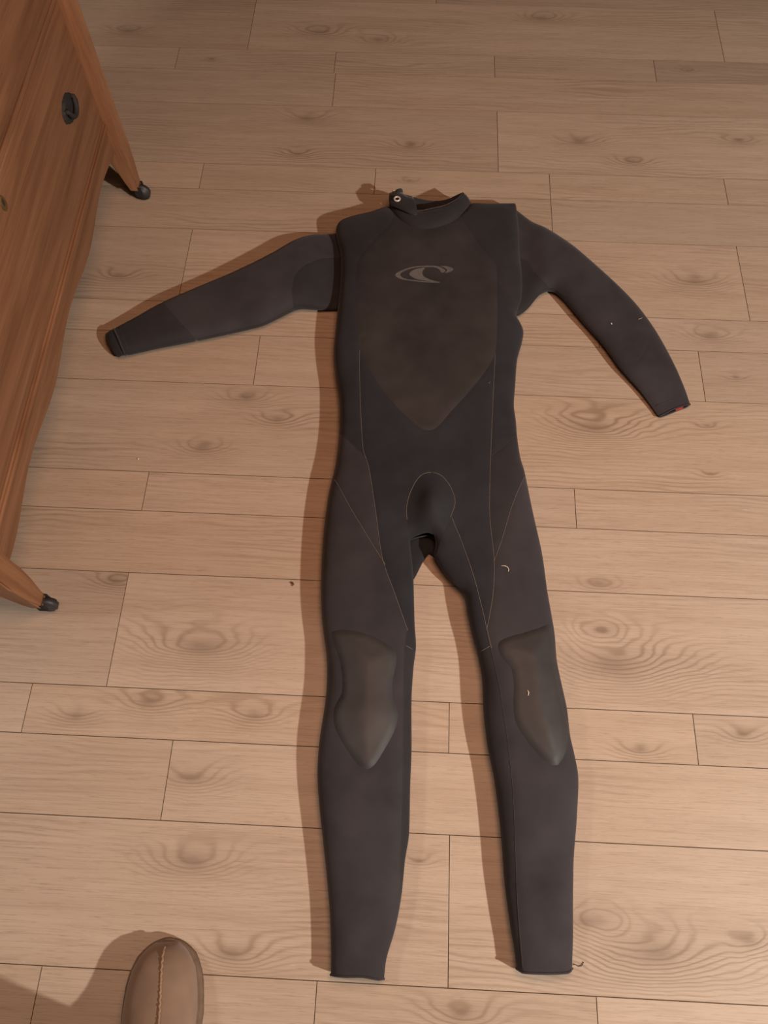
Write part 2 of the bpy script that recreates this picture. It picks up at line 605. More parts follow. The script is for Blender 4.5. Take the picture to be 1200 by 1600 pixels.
# apron with a wavy lower edge
bm = bmesh.new()
N = 64
fr, bk = [], []
for i in range(N + 1):
    s = PW + (CW - 2 * PW) * i / N
    z = 0.153 - 0.009 * math.cos(2 * math.pi * (s - 0.38) / 0.32)
    fr.append((bm.verts.new((s, 0.024, z)), bm.verts.new((s, 0.024, 0.210))))
    bk.append((bm.verts.new((s, 0.044, z)), bm.verts.new((s, 0.044, 0.210))))
for i in range(N):
    bm.faces.new((fr[i][0], fr[i + 1][0], fr[i + 1][1], fr[i][1]))
    bm.faces.new((bk[i][0], bk[i][1], bk[i + 1][1], bk[i + 1][0]))
    bm.faces.new((fr[i][0], bk[i][0], bk[i + 1][0], fr[i + 1][0]))
    bm.faces.new((fr[i][1], fr[i + 1][1], bk[i + 1][1], bk[i][1]))
bm.faces.new((fr[0][0], fr[0][1], bk[0][1], bk[0][0]))
bm.faces.new((fr[N][0], bk[N][0], bk[N][1], fr[N][1]))
bm_obj('apron', bm, M_PINE, chest)
bm = bmesh.new()
box(bm, PW, CW - PW, 0.017, 0.044, 0.210, 0.2175, 0.003, 3)
box(bm, PW, CW - PW, 0.020, 0.044, 0.2185, 0.2235, 0.002, 2)
bm_obj('base_moulding', bm, M_PINE_L, chest)


def drawer(z0, z1):
    bm = bmesh.new()
    box(bm, PW + 0.002, CW - PW - 0.002, 0.022, 0.044, z0, z1, 0.002, 2)
    d = bm_obj('drawer', bm, M_PINE, chest)
    bm = bmesh.new()
    box(bm, PW + 0.01, CW - PW - 0.01, 0.044, CD - 0.05, z0 + 0.01, z1 - 0.03)
    bm_obj('drawer_box', bm, M_PINE, d)
    zc = z0 + (z1 - z0) * 0.52
    for sx in (0.150, CW - 0.150):
        bm = bmesh.new()
        # cast plate with lobed corners and a short drop pull
        pts = []
        for k in range(28):
            a = 2 * math.pi * k / 28
            rr = 1.0 + 0.09 * math.cos(4 * a)
            pts.append((sx + 0.030 * rr * math.copysign(abs(math.cos(a)) ** 0.6, math.cos(a)), zc + 0.021 * rr * math.copysign(abs(math.sin(a)) ** 0.6, math.sin(a))))
        A = [bm.verts.new((p, 0.022, q)) for p, q in pts]
        B = [bm.verts.new((sx + (p - sx) * 0.9, 0.0165, zc + (q - zc) * 0.9)) for p, q in pts]
        for k in range(28):
            bm.faces.new((A[k], A[(k + 1) % 28], B[(k + 1) % 28], B[k]))
        bm.faces.new(B)
        bm.faces.new(A[::-1])
        hp = bm_obj('handle', bm, M_IRON, d)
        bm = bmesh.new()
        arc = [(sx + 0.021 * math.cos(math.pi * t / 10), 0.012 - 0.002 * math.sin(math.pi * t / 10), zc + 0.009 - 0.020 * math.sin(math.pi * t / 10)) for t in range(11)]
        arc = [(sx + 0.021, 0.020, zc + 0.009)] + arc + [(sx - 0.021, 0.020, zc + 0.009)]
        tube(bm, arc, 0.0050, 8)
        bm_obj('pull', bm, M_IRON, d, True)
    # keyhole escutcheon
    bm = bmesh.new()
    n = 24
    zk = z1 - 0.030
    A = [bm.verts.new((CW / 2 + 0.02 + 0.009 * math.cos(2 * math.pi * k / n), 0.022, zk + 0.014 * math.sin(2 * math.pi * k / n))) for k in range(n)]
    B = [bm.verts.new((CW / 2 + 0.02 + 0.008 * math.cos(2 * math.pi * k / n), 0.0195, zk + 0.013 * math.sin(2 * math.pi * k / n))) for k in range(n)]
    C = [bm.verts.new((CW / 2 + 0.02 + 0.0038 * math.cos(2 * math.pi * k / n), 0.0195, zk + 0.008 * math.sin(2 * math.pi * k / n))) for k in range(n)]
    D = [bm.verts.new((CW / 2 + 0.02 + 0.0036 * math.cos(2 * math.pi * k / n), 0.0215, zk + 0.0078 * math.sin(2 * math.pi * k / n))) for k in range(n)]
    for P0, P1 in ((A, B), (B, C), (C, D)):
        for k in range(n):
            bm.faces.new((P0[k], P0[(k + 1) % n], P1[(k + 1) % n], P1[k]))
    es = bm_obj('keyhole_plate', bm, M_BRASS, d)
    bm = bmesh.new()
    bm.faces.new([bm.verts.new((CW / 2 + 0.02 + 0.0038 * math.cos(2 * math.pi * k / n), 0.0214, zk + 0.008 * math.sin(2 * math.pi * k / n))) for k in range(n)])
    bm_obj('keyhole', bm, M_IRON, d)
    return d


drawer(0.2245, 0.472)
drawer(0.4865, 0.700)
drawer(0.7145, 0.930)
drawer(0.9445, 1.118)
for z in (0.4740, 0.7020, 0.9320, 1.1200):
    bm = bmesh.new()
    box(bm, PW, CW - PW, 0.021, 0.044, z, z + 0.0105, 0.002, 2)
    bm_obj('rail', bm, M_PINE, chest)
for x0, x1 in ((-0.012, 0.006), (CW - 0.006, CW + 0.012)):
    bm = bmesh.new()
    box(bm, x0, x1, 0.052, CD - 0.05, 0.16, CT)
    bm_obj('side_panel', bm, M_PINE, chest)
bm = bmesh.new()
box(bm, PW, CW - PW, CD - 0.022, CD - 0.010, 0.17, CT)
bm_obj('back_panel', bm, M_PINE, chest)
bm = bmesh.new()
box(bm, PW, CW - PW, 0.044, CD - 0.022, 0.190, 0.204)
bm_obj('bottom_board', bm, M_PINE, chest)
bm = bmesh.new()
box(bm, -0.045, CW + 0.045, -0.018, CD + 0.01, CT, CT + 0.024, 0.006, 3)
bm_obj('top', bm, M_PINE, chest)

# ------------------------------------------------------------------ wetsuit
suit = empty('wetsuit', W(668, 760, 0.0))
SUIT_O = np.array(suit.location)
tag(suit, 'black and navy full-length wetsuit laid flat on the floor', 'wetsuit')


class Field:
    """puffed-up height field over an outline (world metres)"""
    def __init__(self, solve, lam, tfun, zmr=0.50, cell=0.0035):
        self.solve, self.lam, self.tfun, self.zmr, self.cell = solve, lam, tfun, zmr, cell
        lo = solve.min(0) - 0.02
        hi = solve.max(0) + 0.02
        nx, ny = (np.ceil((hi - lo) / cell)).astype(int) + 1
        self.lo, self.nx, self.ny = lo, nx, ny
        X, Y = np.meshgrid(lo[0] + np.arange(nx) * cell, lo[1] + np.arange(ny) * cell)
        m = inside(solve, np.stack([X.ravel(), Y.ravel()], 1)).reshape(ny, nx)
        a = (lam / cell) ** 2
        u = m * 0.8
        for it in range(700):
            s = np.zeros_like(u)
            s[1:] += u[:-1]
            s[:-1] += u[1:]
            s[:, 1:] += u[:, :-1]
            s[:, :-1] += u[:, 1:]
            u = m * (1 + a * s) / (1 + 4 * a)
        self.u = u

    def sample(self, P):
        g = (P - self.lo) / self.cell
        i = np.clip(np.floor(g).astype(int), 0, [self.nx - 2, self.ny - 2])
        f = np.clip(g - i, 0, 1)
        u = self.u
        x, y = i[:, 0], i[:, 1]
        return ((u[y, x] * (1 - f[:, 0]) + u[y, x + 1] * f[:, 0]) * (1 - f[:, 1]) + (u[y + 1, x] * (1 - f[:, 0]) + u[y + 1, x + 1] * f[:, 0]) * f[:, 1])

    def heights(self, P):
        d = dist_poly(self.solve, P)
        d = np.where(inside(self.solve, P), d, 0.0)
        w = smooth01((d - 0.004) / 0.012)
        u = (1 - w) * (1 - np.exp(-d / self.lam)) + w * self.sample(P)
        s = np.sqrt(np.clip(u, 0, 1))
        T = self.tfun(P)
        zm = self.zmr * T
        top = zm + (T - zm) * s
        sb = np.sqrt(np.clip(1 - np.exp(-d / 0.010), 0, 1))
        bot = zm * (1 - sb) + 0.0012
        return top, bot


def px_line(pts, z):
    a = np.array(pts, float)
    return unproj(a[:, 0], a[:, 1], np.full(len(a), z))


def on_surface(pts, field, extra=None):
    """photo pixels -> points on the puffed surface"""
    a = np.array(pts, float)
    z = np.full(len(a), 0.04)
    for k in range(6):
        P = unproj(a[:, 0], a[:, 1], z)
        z = field.heights(P)[0]
        if extra is not None:
            z = extra(P, z)
    return unproj(a[:, 0], a[:, 1], z)


def triangulate(outline, lines, spacing):
    """CDT of an outline with constraint lines; returns points, triangles, panel id per triangle"""
    verts, edges = [], []

    def add(line, closed):
        i0 = len(verts)
        verts.extend(line.tolist())
        n = len(line)
        for k in range(n - 1):
            edges.append((i0 + k, i0 + k + 1))
        if closed:
            edges.append((i0 + n - 1, i0))
    add(outline, True)
    for ln, cl in lines:
        add(ln, cl)
    # rings just inside the rim so that the roll of the edge is round
    nxt = np.roll(outline, -1, 0) - np.roll(outline, 1, 0)
    nrm = np.stack([-nxt[:, 1], nxt[:, 0]], 1)
    nrm /= np.linalg.norm(nrm, axis=1)[:, None] + 1e-9
    area = 0.5 * np.sum(outline[:, 0] * np.roll(outline[:, 1], -1) - outline[:, 1] * np.roll(outline[:, 0], -1))
    if area < 0:
        nrm = -nrm
    extra = []
    for dd in (0.0012, 0.0038, 0.0075):
        q = outline + nrm * dd
        ok = inside(outline, q) & (dist_poly(outline, q) > dd * 0.8)
        extra.append(q[ok])
    lo, hi = outline.min(0), outline.max(0)
    gy = np.arange(lo[1], hi[1], spacing * 0.866)
    g = []
    for k, yv in enumerate(gy):
        xs = np.arange(lo[0] + (k % 2) * spacing / 2, hi[0], spacing)
        g.append(np.stack([xs, np.full(len(xs), yv)], 1))
    g = np.concatenate(g)
    g = g[inside(outline, g)]
    g = g[dist_poly(outline, g) > 0.0105]
    extra.append(g)
    ex = np.concatenate(extra)
    for ln, cl in lines:
        ex = ex[dist_poly(ln, ex, cl) > 0.0022]
    verts.extend(ex.tolist())
    vo, eo, fo, ov, oe, of = delaunay_2d_cdt([Vector(v) for v in verts], edges, [], 0, 1e-7, True)
    P = np.array([(v.x, v.y) for v in vo])
    tri = np.array([f for f in fo if len(f) == 3])
    cen = P[tri].mean(1)
    keep = inside(outline, cen)
    tri = tri[keep]
    a, b, c = P[tri[:, 0]], P[tri[:, 1]], P[tri[:, 2]]
    ar = (b[:, 0] - a[:, 0]) * (c[:, 1] - a[:, 1]) - (b[:, 1] - a[:, 1]) * (c[:, 0] - a[:, 0])
    tri[ar < 0] = tri[ar < 0][:, ::-1]
    cons = {tuple(sorted(e)) for e, o_ in zip(eo, oe) if len(o_)}
    parent = list(range(len(tri)))

    def find(i):
        while parent[i] != i:
            parent[i] = parent[parent[i]]
            i = parent[i]
        return i
    em = {}
    for i, t in enumerate(tri.tolist()):
        for k in range(3):
            e = tuple(sorted((t[k], t[(k + 1) % 3])))
            if e in cons:
                continue
            if e in em:
                ra, rb = find(em[e]), find(i)
                if ra != rb:
                    parent[ra] = rb
            else:
                em[e] = i
    lab = np.array([find(i) for i in range(len(tri))])
    return P, tri, lab


def sub_mesh(name, P, z, tri, mat, parent, thick=0.0):
    used, inv = np.unique(tri, return_inverse=True)
    V = np.column_stack([P[used], z[used]]) - SUIT_O
    me = bpy.data.meshes.new(name)
    me.from_pydata(V.tolist(), [], inv.reshape(-1, 3).tolist())
    me.update()
    o = obj(name, me, mat, parent, True)
    if thick:
        md = o.modifiers.new('thickness', 'SOLIDIFY')
        md.thickness = thick
        md.offset = -1
    return o


def absorb(lab, cen, small=60):
    """slivers cut off where seams cross join the nearest larger panel"""
    ids, cnt = np.unique(lab, return_counts=True)
    tiny = set(ids[cnt < small].tolist())
    big = np.array([l not in tiny for l in lab])
    out = lab.copy()
    for i in np.where(~big)[0]:
        k = np.argmin(((cen[big] - cen[i]) ** 2).sum(1))
        out[i] = lab[big][k]
    return out


def wrinkle(P, amp, scale, seed):
    return np.array([noise.noise(Vector((p[0] * scale, p[1] * scale, seed))) for p in P]) * amp


def stitch(name, line, zfun, mat, r=0.0007, lift=0.0004):
    z = zfun(line)
    bm = bmesh.new()
    tube(bm, [Vector((p[0], p[1], zz + lift)) - Vector(SUIT_O) for p, zz in zip(line, z)], r, 5, True, 0.7)
    return bm_obj(name, bm, mat, suit, True)


def rim_line(pts, T, a=0.014, zmr=0.5):
    """silhouette pixels of a puffed edge -> where its rim lies (the far rims are seen over the roll of the edge)"""
    px = np.array(pts, float)
    P0 = unproj(px[:, 0], px[:, 1], np.zeros(len(px)))
    t = np.roll(P0, -1, 0) - np.roll(P0, 1, 0)
    n = np.stack([t[:, 1], -t[:, 0]], 1)
    n /= np.linalg.norm(n, axis=1)[:, None] + 1e-9
    area = 0.5 * np.sum(P0[:, 0] * np.roll(P0[:, 1], -1) - P0[:, 1] * np.roll(P0[:, 0], -1))
    if area < 0:
        n = -n
    v = P0 / CAM_H
    k = (n * v).sum(1)
    T = T(P0) if callable(T) else np.full(len(P0), T)
    zm = zmr * T
    b_ = np.where(k > 0, T - zm, zm)
    r = np.sqrt(a * a + (k * b_) ** 2)
    zs = zm + 0.45 * k * b_ ** 2 / r
    xs = a * a / r
    return P0 - v * zs[:, None] + n * (0.45 * (a - xs))[:, None]


def hem(outline, c0, c1, topf, botf, r=0.0019):
    """rolled hem round the open end of a leg or sleeve"""
    i0 = int(np.argmin(((outline - c0) ** 2).sum(1)))
    i1 = int(np.argmin(((outline - c1) ** 2).sum(1)))
    seg = outline[i0:i1 + 1] if i0 < i1 else np.vstack([outline[i0:], outline[:i1 + 1]])
    zt_, zb_ = topf(seg), botf(seg)
    up = [Vector((p[0], p[1], z)) - Vector(SUIT_O) for p, z in zip(seg, zt_)]
    dn = [Vector((p[0], p[1], z + r)) - Vector(SUIT_O) for p, z in zip(seg, zb_)]
    bm = bmesh.new()
    tube(bm, up + dn[::-1] + up[:1], r, 6, False)
    bm_obj('hem', bm, M_GREY, suit, True)


# ---- trunk and legs (outlines read at mid-height of the rolled edge)
left_side = [(608, 322), (580, 330), (547, 338), (531, 345), (525, 357), (527, 378), (532, 400), (532, 430), (528, 480), (523, 530), (522, 553), (525, 587),
             (530, 620), (531, 653), (530, 680), (524, 727), (514, 770), (507, 820), (503, 877), (502, 943), (505, 983), (510, 1021), (511, 1060), (508, 1098),
             (499, 1159), (496, 1209), (499, 1259), (504, 1305), (510, 1362), (515, 1420), (517, 1477)]
cuff_l = [(517, 1523), (540, 1524), (566, 1524), (592, 1529), (600, 1529)]
inner_l = [(604, 1497), (617.5, 1451), (627, 1401), (633, 1343), (639, 1305), (641, 1228), (643, 1171), (643, 1094), (646, 1044), (650, 1010), (648, 977), (647, 943),
           (646, 905), (644, 880), (641, 846)]
crotch = [(648, 842), (661, 839), (670, 839), (677, 842), (680, 850), (679, 860), (677, 868)]
inner_r = [(689, 889), (707, 911), (725, 929), (730, 955), (737, 988), (746, 1021), (753, 1060), (755.5, 1113), (761, 1163), (771, 1213), (778.5, 1267), (784, 1324),
           (788, 1378), (796, 1439), (803.5, 1485)]
cuff_r = [(807, 1513), (815, 1518), (853, 1519), (886, 1518), (894, 1513)]
right_side = [(895.5, 1458), (895.5, 1401), (897, 1336), (901, 1286), (904, 1228), (903, 1205), (897, 1175), (891, 1148), (886, 1106), (876, 1060), (870, 1029), (867, 991),
              (862, 960), (855, 920), (847, 863), (833, 800), (820, 737), (813, 713), (808, 680), (806, 655), (803, 632), (805, 603), (808, 563), (815, 537), (818, 517),
              (813, 503), (807, 492), (814, 470), (816, 434), (812, 395), (811, 360), (806, 318)]
neck = [(803, 317), (763, 318), (736, 318), (722, 332), (705, 342), (668, 350), (640, 345), (622, 334)]
full = left_side + cuff_l + inner_l + crotch + inner_r + cuff_r + right_side + neck
nl = len(left_side)
sh1 = {nl, nl + len(cuff_l) - 1}
k0 = nl + len(cuff_l) + len(inner_l) + len(crotch) + len(inner_r)
sh1 |= {k0, k0 + len(cuff_r) - 1}



def t_body(P):
    y = P[:, 1]
    return np.interp(y, [-0.15, 0.05, 0.30, 0.55, 0.80, 1.05, 1.30, 1.45], [0.044, 0.050, 0.056, 0.056, 0.058, 0.060, 0.064, 0.062])


full_w = rim_line(full, t_body)
out_body = catmull(full_w, True, 0.006, sh1)


def extend(a, b, d=0.07):
    q = (b - a) / np.linalg.norm(b - a)
    return b + q * d


i1_, i2_ = nl, nl + len(cuff_l) - 1
i3_, i4_ = k0, k0 + len(cuff_r) - 1
solve_w = np.vstack([full_w[:i1_ + 1], [extend(full_w[i1_ - 1], full_w[i1_]), extend(full_w[i2_ + 1], full_w[i2_])], full_w[i2_:i3_ + 1],
                     [extend(full_w[i3_ - 2], full_w[i3_]), extend(full_w[i4_ + 2], full_w[i4_])], full_w[i4_:]])
solve_body = catmull(solve_w, True, 0.006, {i1_, i1_ + 1, i1_ + 2, i1_ + 3, i3_ + 2, i3_ + 3, i3_ + 4, i4_ + 2})
F_body = Field(solve_body, 0.026, t_body)
CR = (675, 792)
chest_px = [(613, 345), (590, 370), (567, 395), (558, 413), (556, 457), (558, 510), (565, 550), (587, 593), (613, 627), (640, 653), (657, 668), (670, 672), (683, 667),
            (707, 640), (737, 607), (760, 577), (774, 550), (777, 503), (777, 457), (775, 413), (763, 398), (743, 373), (722, 340), (716, 328), (702, 334), (686, 340), (668, 342), (649, 340), (630, 335), (616, 330)]
crotch_px = [(674, 739), (662, 741), (653, 748), (645, 761), (638, 779), (635, 795), (636, 812), (638, 832), (641, 850), (661, 856), (672, 866), (680, 872), (687, 850), (697, 824), (705, 805),
             (711, 785), (706, 766), (699, 754), (688, 743)]
knee_l_px = [(518, 990), (530, 984), (555, 986), (580, 993), (608, 1008), (618, 1018), (619, 1035), (614, 1060), (613, 1085), (619, 1103), (622, 1118), (616, 1142), (600, 1172), (585, 1195),
             (573, 1202), (560, 1195), (540, 1168), (524, 1138), (521, 1117), (526, 1100), (534, 1085), (535, 1060), (530, 1030)]
knee_r_px = [(780, 1003), (795, 995), (820, 988), (845, 980), (859, 976), (863, 992), (866, 1020), (869, 1048), (876, 1085), (884, 1120), (887, 1148), (884, 1175), (872, 1195), (864, 1196),
             (848, 1185), (822, 1155), (806, 1128), (802, 1100), (803, 1070), (798, 1042), (785, 1028), (779, 1014)]
B_chest = catmull(on_surface(chest_px, F_body), True, 0.007)
B_crotch = catmull(on_surface(crotch_px, F_body), True, 0.006)
B_kl = catmull(on_surface(knee_l_px, F_body), True, 0.006)
B_kr = catmull(on_surface(knee_r_px, F_body), True, 0.006)
SE = {}
SE['front_l'] = [(568, 522), (562, 545), (562, 600), (567, 700), (576, 730), (587, 800), (598, 874), (617, 928), (637, 985)]
SE['inner_l'] = [(637, 985), (633, 1012), (631, 1113), (630, 1220), (628, 1305), (626, 1350), (628, 1400)]
SE['hip_l'] = [(520, 666), (545, 688), (573, 716)]
SE['diag_l'] = [(498, 712), (512, 733), (533, 767), (553, 803), (580, 847), (598, 876), (602, 882)]
SE['cross_l'] = [(633, 1008), (655, 1022)]
SE['front_r'] = [(774, 548), (770, 630), (767, 700), (765, 800), (772, 875), (770, 930), (760, 985)]
SE['inner_r'] = [(760, 985), (766, 1010), (776, 1052), (788, 1121), (798, 1198), (802, 1247), (805, 1320), (809, 1420), (818, 1525)]
SE['thigh_r'] = [(697, 796), (705, 808), (712, 824), (720, 843), (740, 900), (752, 945), (761, 984), (768, 1012)]
SE['cross_r'] = [(738, 1026), (747, 1021), (766, 1009)]
SE['hip_r'] = [(818, 672), (808, 680), (788, 695), (766, 713)]
SE['diag_r'] = [(827, 733), (818, 747), (800, 790), (785, 840), (772, 876)]
SE['calf_l'] = [(490, 1262), (520, 1278), (550, 1312), (577, 1345), (604, 1374), (634, 1392)]
SE['calf_r'] = [(908, 1316), (880, 1345), (850, 1364), (825, 1372), (800, 1368), (776, 1352)]
SE['raglan_l'] = [(559, 430), (541, 460), (515, 482)]
SE['raglan_r'] = [(774, 432), (794, 462), (822, 486)]
SL = {k: catmull(on_surface(v, F_body), False, 0.007) for k, v in SE.items()}
c_cr = on_surface([CR, (672, 836)], F_body)


def top_body(P, z=None, groove=True):
    t, b_ = F_body.heights(P)
    # the crotch panel sags outwards
    q = P - c_cr[0]
    ax = (c_cr[1] - c_cr[0])
    ax = ax / np.linalg.norm(ax)
    al = q @ ax
    ac = q @ np.array([-ax[1], ax[0]])
    t = t + 0.026 * np.exp(-(ac / 0.028) ** 2 - (np.where(al > 0, al / 0.060, al / 0.045)) ** 2)
    # padded knees stand proud
    for B in (B_kl, B_kr):
        d = np.where(inside(B, P), dist_poly(B, P), -dist_poly(B, P))
        t = t + 0.0036 * smooth01((d + 0.002) / 0.010) + 0.007 * smooth01(d / 0.05)
    # soft folds
    w = wrinkle(P, 0.0022, 11.0, 0.3) + wrinkle(P, 0.0012, 25.0, 4.1)
    edge = smooth01(dist_poly(solve_body, P) / 0.03)
    t = t + w * edge
    if groove:
        dm = np.full(len(P), 1.0)
        for kk, ln in SL.items():
            if kk[:4] in ('calf', 'ragl'):
                continue
            dm = np.minimum(dm, dist_poly(ln, P, False))
        for ln in (B_chest, B_crotch, B_kl, B_kr):
            dm = np.minimum(dm, dist_poly(ln, P, True))
        t = t - 0.0011 * np.exp(-(dm / 0.0035) ** 2) * edge
    return t


lines = [(B_chest, True), (B_crotch, True), (B_kl, True), (B_kr, True)] + [(v, False) for v in SL.values()]
P, tri, lab = triangulate(out_body, lines, 0.0065)
zt = top_body(P)
zb = F_body.heights(P)[1]
zt = np.maximum(zt, zb + 0.0002)
cen = P[tri].mean(1)
seeds = [((670, 550), 'chest_panel', M_CHEST, 'smooth dark brown-black chest panel'), ((676, 780), 'crotch_panel', M_NAVY, None), ((670, 705), 'front_panel', M_NAVY, 'navy front panel'),
         ((545, 600), 'side_panel', M_NAVY, None), ((790, 600), 'side_panel', M_NAVY, None), ((560, 370), 'shoulder_panel', M_BLACK, None), ((775, 350), 'shoulder_panel', M_BLACK, None),
         ((560, 770), 'hip_panel', M_GREY, None), ((785, 770), 'hip_panel', M_BLACK, None), ((550, 930), 'leg_panel', M_GREY, None), ((820, 930), 'leg_panel', M_GREY, None),
         ((570, 1100), 'knee_pad', M_KNEE, 'raised rubbery knee pad'), ((840, 1100), 'knee_pad', M_KNEE, 'raised rubbery knee pad'), ((735, 930), 'inner_leg_panel', M_NAVY, None),
         ((638, 1150), 'inner_leg_panel', M_BLACK, None), ((770, 1130), 'inner_leg_panel', M_BLACK, None), ((545, 1450), 'shin_panel', M_GREY, None), ((855, 1450), 'shin_panel', M_GREY, None), ((806, 1440), 'inner_leg_panel', M_BLACK, None)]
sp = on_surface([s[0] for s in seeds], F_body)
lab = absorb(lab, cen)
done = {}
for s, q in zip(seeds, sp):
    l = lab[np.argmin(((cen - q) ** 2).sum(1))]
    if l in done:
        print('SEED CLASH', s[1], s[0], 'with', done[l])
        continue
    done[l] = s[1]
    o = sub_mesh(s[1], P, zt, tri[lab == l], s[2], suit)
    if s[3]:
        o['label'] = s[3]
for l in set(lab.tolist()) - set(done):
    n = int((lab == l).sum())
    o = sub_mesh('gusset', P, zt, tri[lab == l], M_GREY, suit)
    c = cen[lab == l].mean(0)
    print('gusset', n, c)
sub_mesh('back_panel', P, zb, tri[:, ::-1], M_BLACK, suit)

hem(out_body, full_w[i1_], full_w[i2_], top_body, lambda Q: F_body.heights(Q)[1])
hem(out_body, full_w[i3_], full_w[i4_], top_body, lambda Q: F_body.heights(Q)[1])
bright = {'front_l', 'diag_l', 'front_r', 'diag_r', 'thigh_r', 'cross_r', 'cross_l'}
for k, ln in SL.items():
    if k.startswith('raglan') or k.startswith('calf'):
        continue
    ok = inside(out_body, ln) & ~inside(B_chest, ln) & ~inside(B_crotch, ln)
    stitch('stitching', ln[ok], top_body, M_THREAD if k in bright else M_DTHREAD, 0.00062 if k in bright else 0.00055)
cl = np.vstack([B_crotch, B_crotch[:1]])
ordr = cl[(cl[:, 1] > on_surface([(670, 815)], F_body)[0][1])]
i_max = int(np.argmax(np.linalg.norm(np.diff(ordr, axis=0), axis=1)))
ordr = np.vstack([ordr[i_max + 1:], ordr[:i_max + 1]])
stitch('stitching', ordr, top_body, M_THREAD, 0.0007)

# seat of the suit, showing below the crotch panel
seat_px = [(634, 830), (690, 830), (692, 880), (677, 869), (671, 865), (661, 878), (646, 906), (637, 906)]
seat = catmull(px_line(seat_px, 0.006), True, 0.006)
F_seat = Field(seat, 0.012, lambda P: np.full(len(P), 0.014))
Ps, ts, _ = triangulate(seat, [], 0.006)
hs, hb = F_seat.heights(Ps)
sub_mesh('seat_panel', Ps, hs, ts, M_NAVY, suit, 0)

# ---- sleeves
trunk_edge = out_body


def sleeve(out_px, tf, lines_px, seeds_, seed, cuff_line, sharp=(), pinch=0.4, reach=0.07):
    out_world = rim_line(out_px, tf)
    ol = catmull(out_world, True, 0.006, sharp)
    a0, a1 = sharp
    so = catmull(np.vstack([out_world[:a0 + 1], [extend(out_world[a0 - 1], out_world[a0]), extend(out_world[a1 + 1], out_world[a1])], out_world[a1:]]), True, 0.006, {a0, a0 + 1, a0 + 2, a0 + 3})
    Fd = Field(so, 0.024, tf)
    Ls = [catmull(on_surface(l, Fd), False, 0.007) for l in lines_px]
    Cf = catmull(on_surface(cuff_line, Fd), False, 0.006)

    def squeeze(P):
        d = np.where(inside(trunk_edge, P), 0, dist_poly(trunk_edge, P))
        return pinch + (1 - pinch) * smooth01(d / reach)

    def top(P, groove=True):
        t, b_ = Fd.heights(P)
        t = t * squeeze(P)
        e = smooth01(dist_poly(so, P) / 0.03)
        t = t + (wrinkle(P, 0.0028, 10.0, seed) + wrinkle(P, 0.0012, 24.0, seed + 3)) * e
        dm = np.full(len(P), 1.0)
        for ln in Ls + [Cf]:
            dm = np.minimum(dm, dist_poly(ln, P, False))
        t = t - 0.0006 * np.exp(-(dm / 0.0035) ** 2) * e
        return np.maximum(t, b_ * squeeze(P) + 0.0002)
    P, tri, lab = triangulate(ol, [(l, False) for l in Ls], 0.0065)
    zt = top(P)
    zb = Fd.heights(P)[1] * squeeze(P)
    cen = P[tri].mean(1)
    lab = absorb(lab, cen)
    sp = on_surface([s[0] for s in seeds_], Fd)
    got = {}
    for s, q in zip(seeds_, sp):
        l = lab[np.argmin(((cen - q) ** 2).sum(1))]
        if l in got:
            print('SLEEVE CLASH', s)
            continue
        got[l] = 1
        sub_mesh(s[1], P, zt, tri[lab == l], s[2], suit)
    for l in set(lab.tolist()) - set(got):
        print('sleeve rest', (lab == l).sum(), cen[lab == l].mean(0))
        sub_mesh('gusset', P, zt, tri[lab == l], M_BLACK, suit)
    sub_mesh('sleeve_back', P, zb, tri[:, ::-1], M_BLACK, suit)
    c0, c1 = out_world[sharp[0]], out_world[sharp[1]]
    hem(ol, c0, c1, top, lambda Q: Fd.heights(Q)[1] * squeeze(Q))
    ok = inside(ol, Cf)
    stitch('cuff_stitching', Cf[ok], top, M_DTHREAD, 0.0007)
    return ol, Fd, top


sl_up = [(572, 372), (545, 352), (523, 355), (490, 361), (455, 377), (420, 397), (367, 423), (315, 445), (255, 471), (210, 496)]
sl_cuff = [(178, 513), (183, 525), (190, 540), (197, 556)]
sl_lo = [(245, 545), (315, 531), (406, 510), (437, 496), (465, 483), (490, 482), (528, 480), (572, 478)]
s_outl = sl_up + sl_cuff + sl_lo
nu = len(sl_up)
L_out, L_F, L_top = sleeve(s_outl,
                           lambda P: np.interp(P[:, 0], [-0.62, -0.45, -0.25, -0.1], [0.034, 0.044, 0.052, 0.054]),
                           [[(600, 380), (540, 386), (507, 392), (490, 402), (470, 418), (461, 430), (456, 453), (460, 490)], [(244, 466), (256, 474), (275, 496), (296, 518), (322, 540)]],
                           [((400, 440), 'sleeve_panel', M_GREY), ((230, 515), 'forearm_panel', M_BLACK), ((500, 440), 'underarm_gusset', M_BLACK)], 7.7,
                           [(185, 506), (192, 525), (198, 541), (201, 560)], (nu, nu + 3), 0.5, 0.10)
sr_out = [(770, 330), (785, 320), (805, 318), (835, 344), (862, 360), (895, 382), (928, 410), (964, 442), (994, 473), (1021, 509), (1042, 545), (1060, 581), (1071, 608)]
sr_cuff = [(1078, 632), (1056, 640), (1029, 652)]
sr_in = [(1020, 639), (1000, 612), (970, 578), (940, 537), (910, 503), (880, 467), (868, 457), (857, 454), (842, 461), (824, 481), (806, 492), (775, 490)]
nr = len(sr_out)
R_out, R_F, R_top = sleeve(sr_out + sr_cuff + sr_in,
                           lambda P: np.interp(P[:, 1], [0.80, 0.93, 1.2, 1.4], [0.009, 0.036, 0.056, 0.060]),
                           [[(1034, 505), (1020, 512), (1008, 548), (985, 575), (955, 590)], [(880, 474), (864, 446), (848, 436), (835, 418), (824, 398), (795, 385), (740, 375)]],
                           [((920, 440), 'sleeve_panel', M_GREY), ((1030, 600), 'forearm_panel', M_GREY), ((830, 455), 'underarm_gusset', M_BLACK)], 2.2,
                           [(1010, 640), (1030, 632), (1052, 624), (1082, 618)], (nr, nr + 2), 0.66, 0.06)


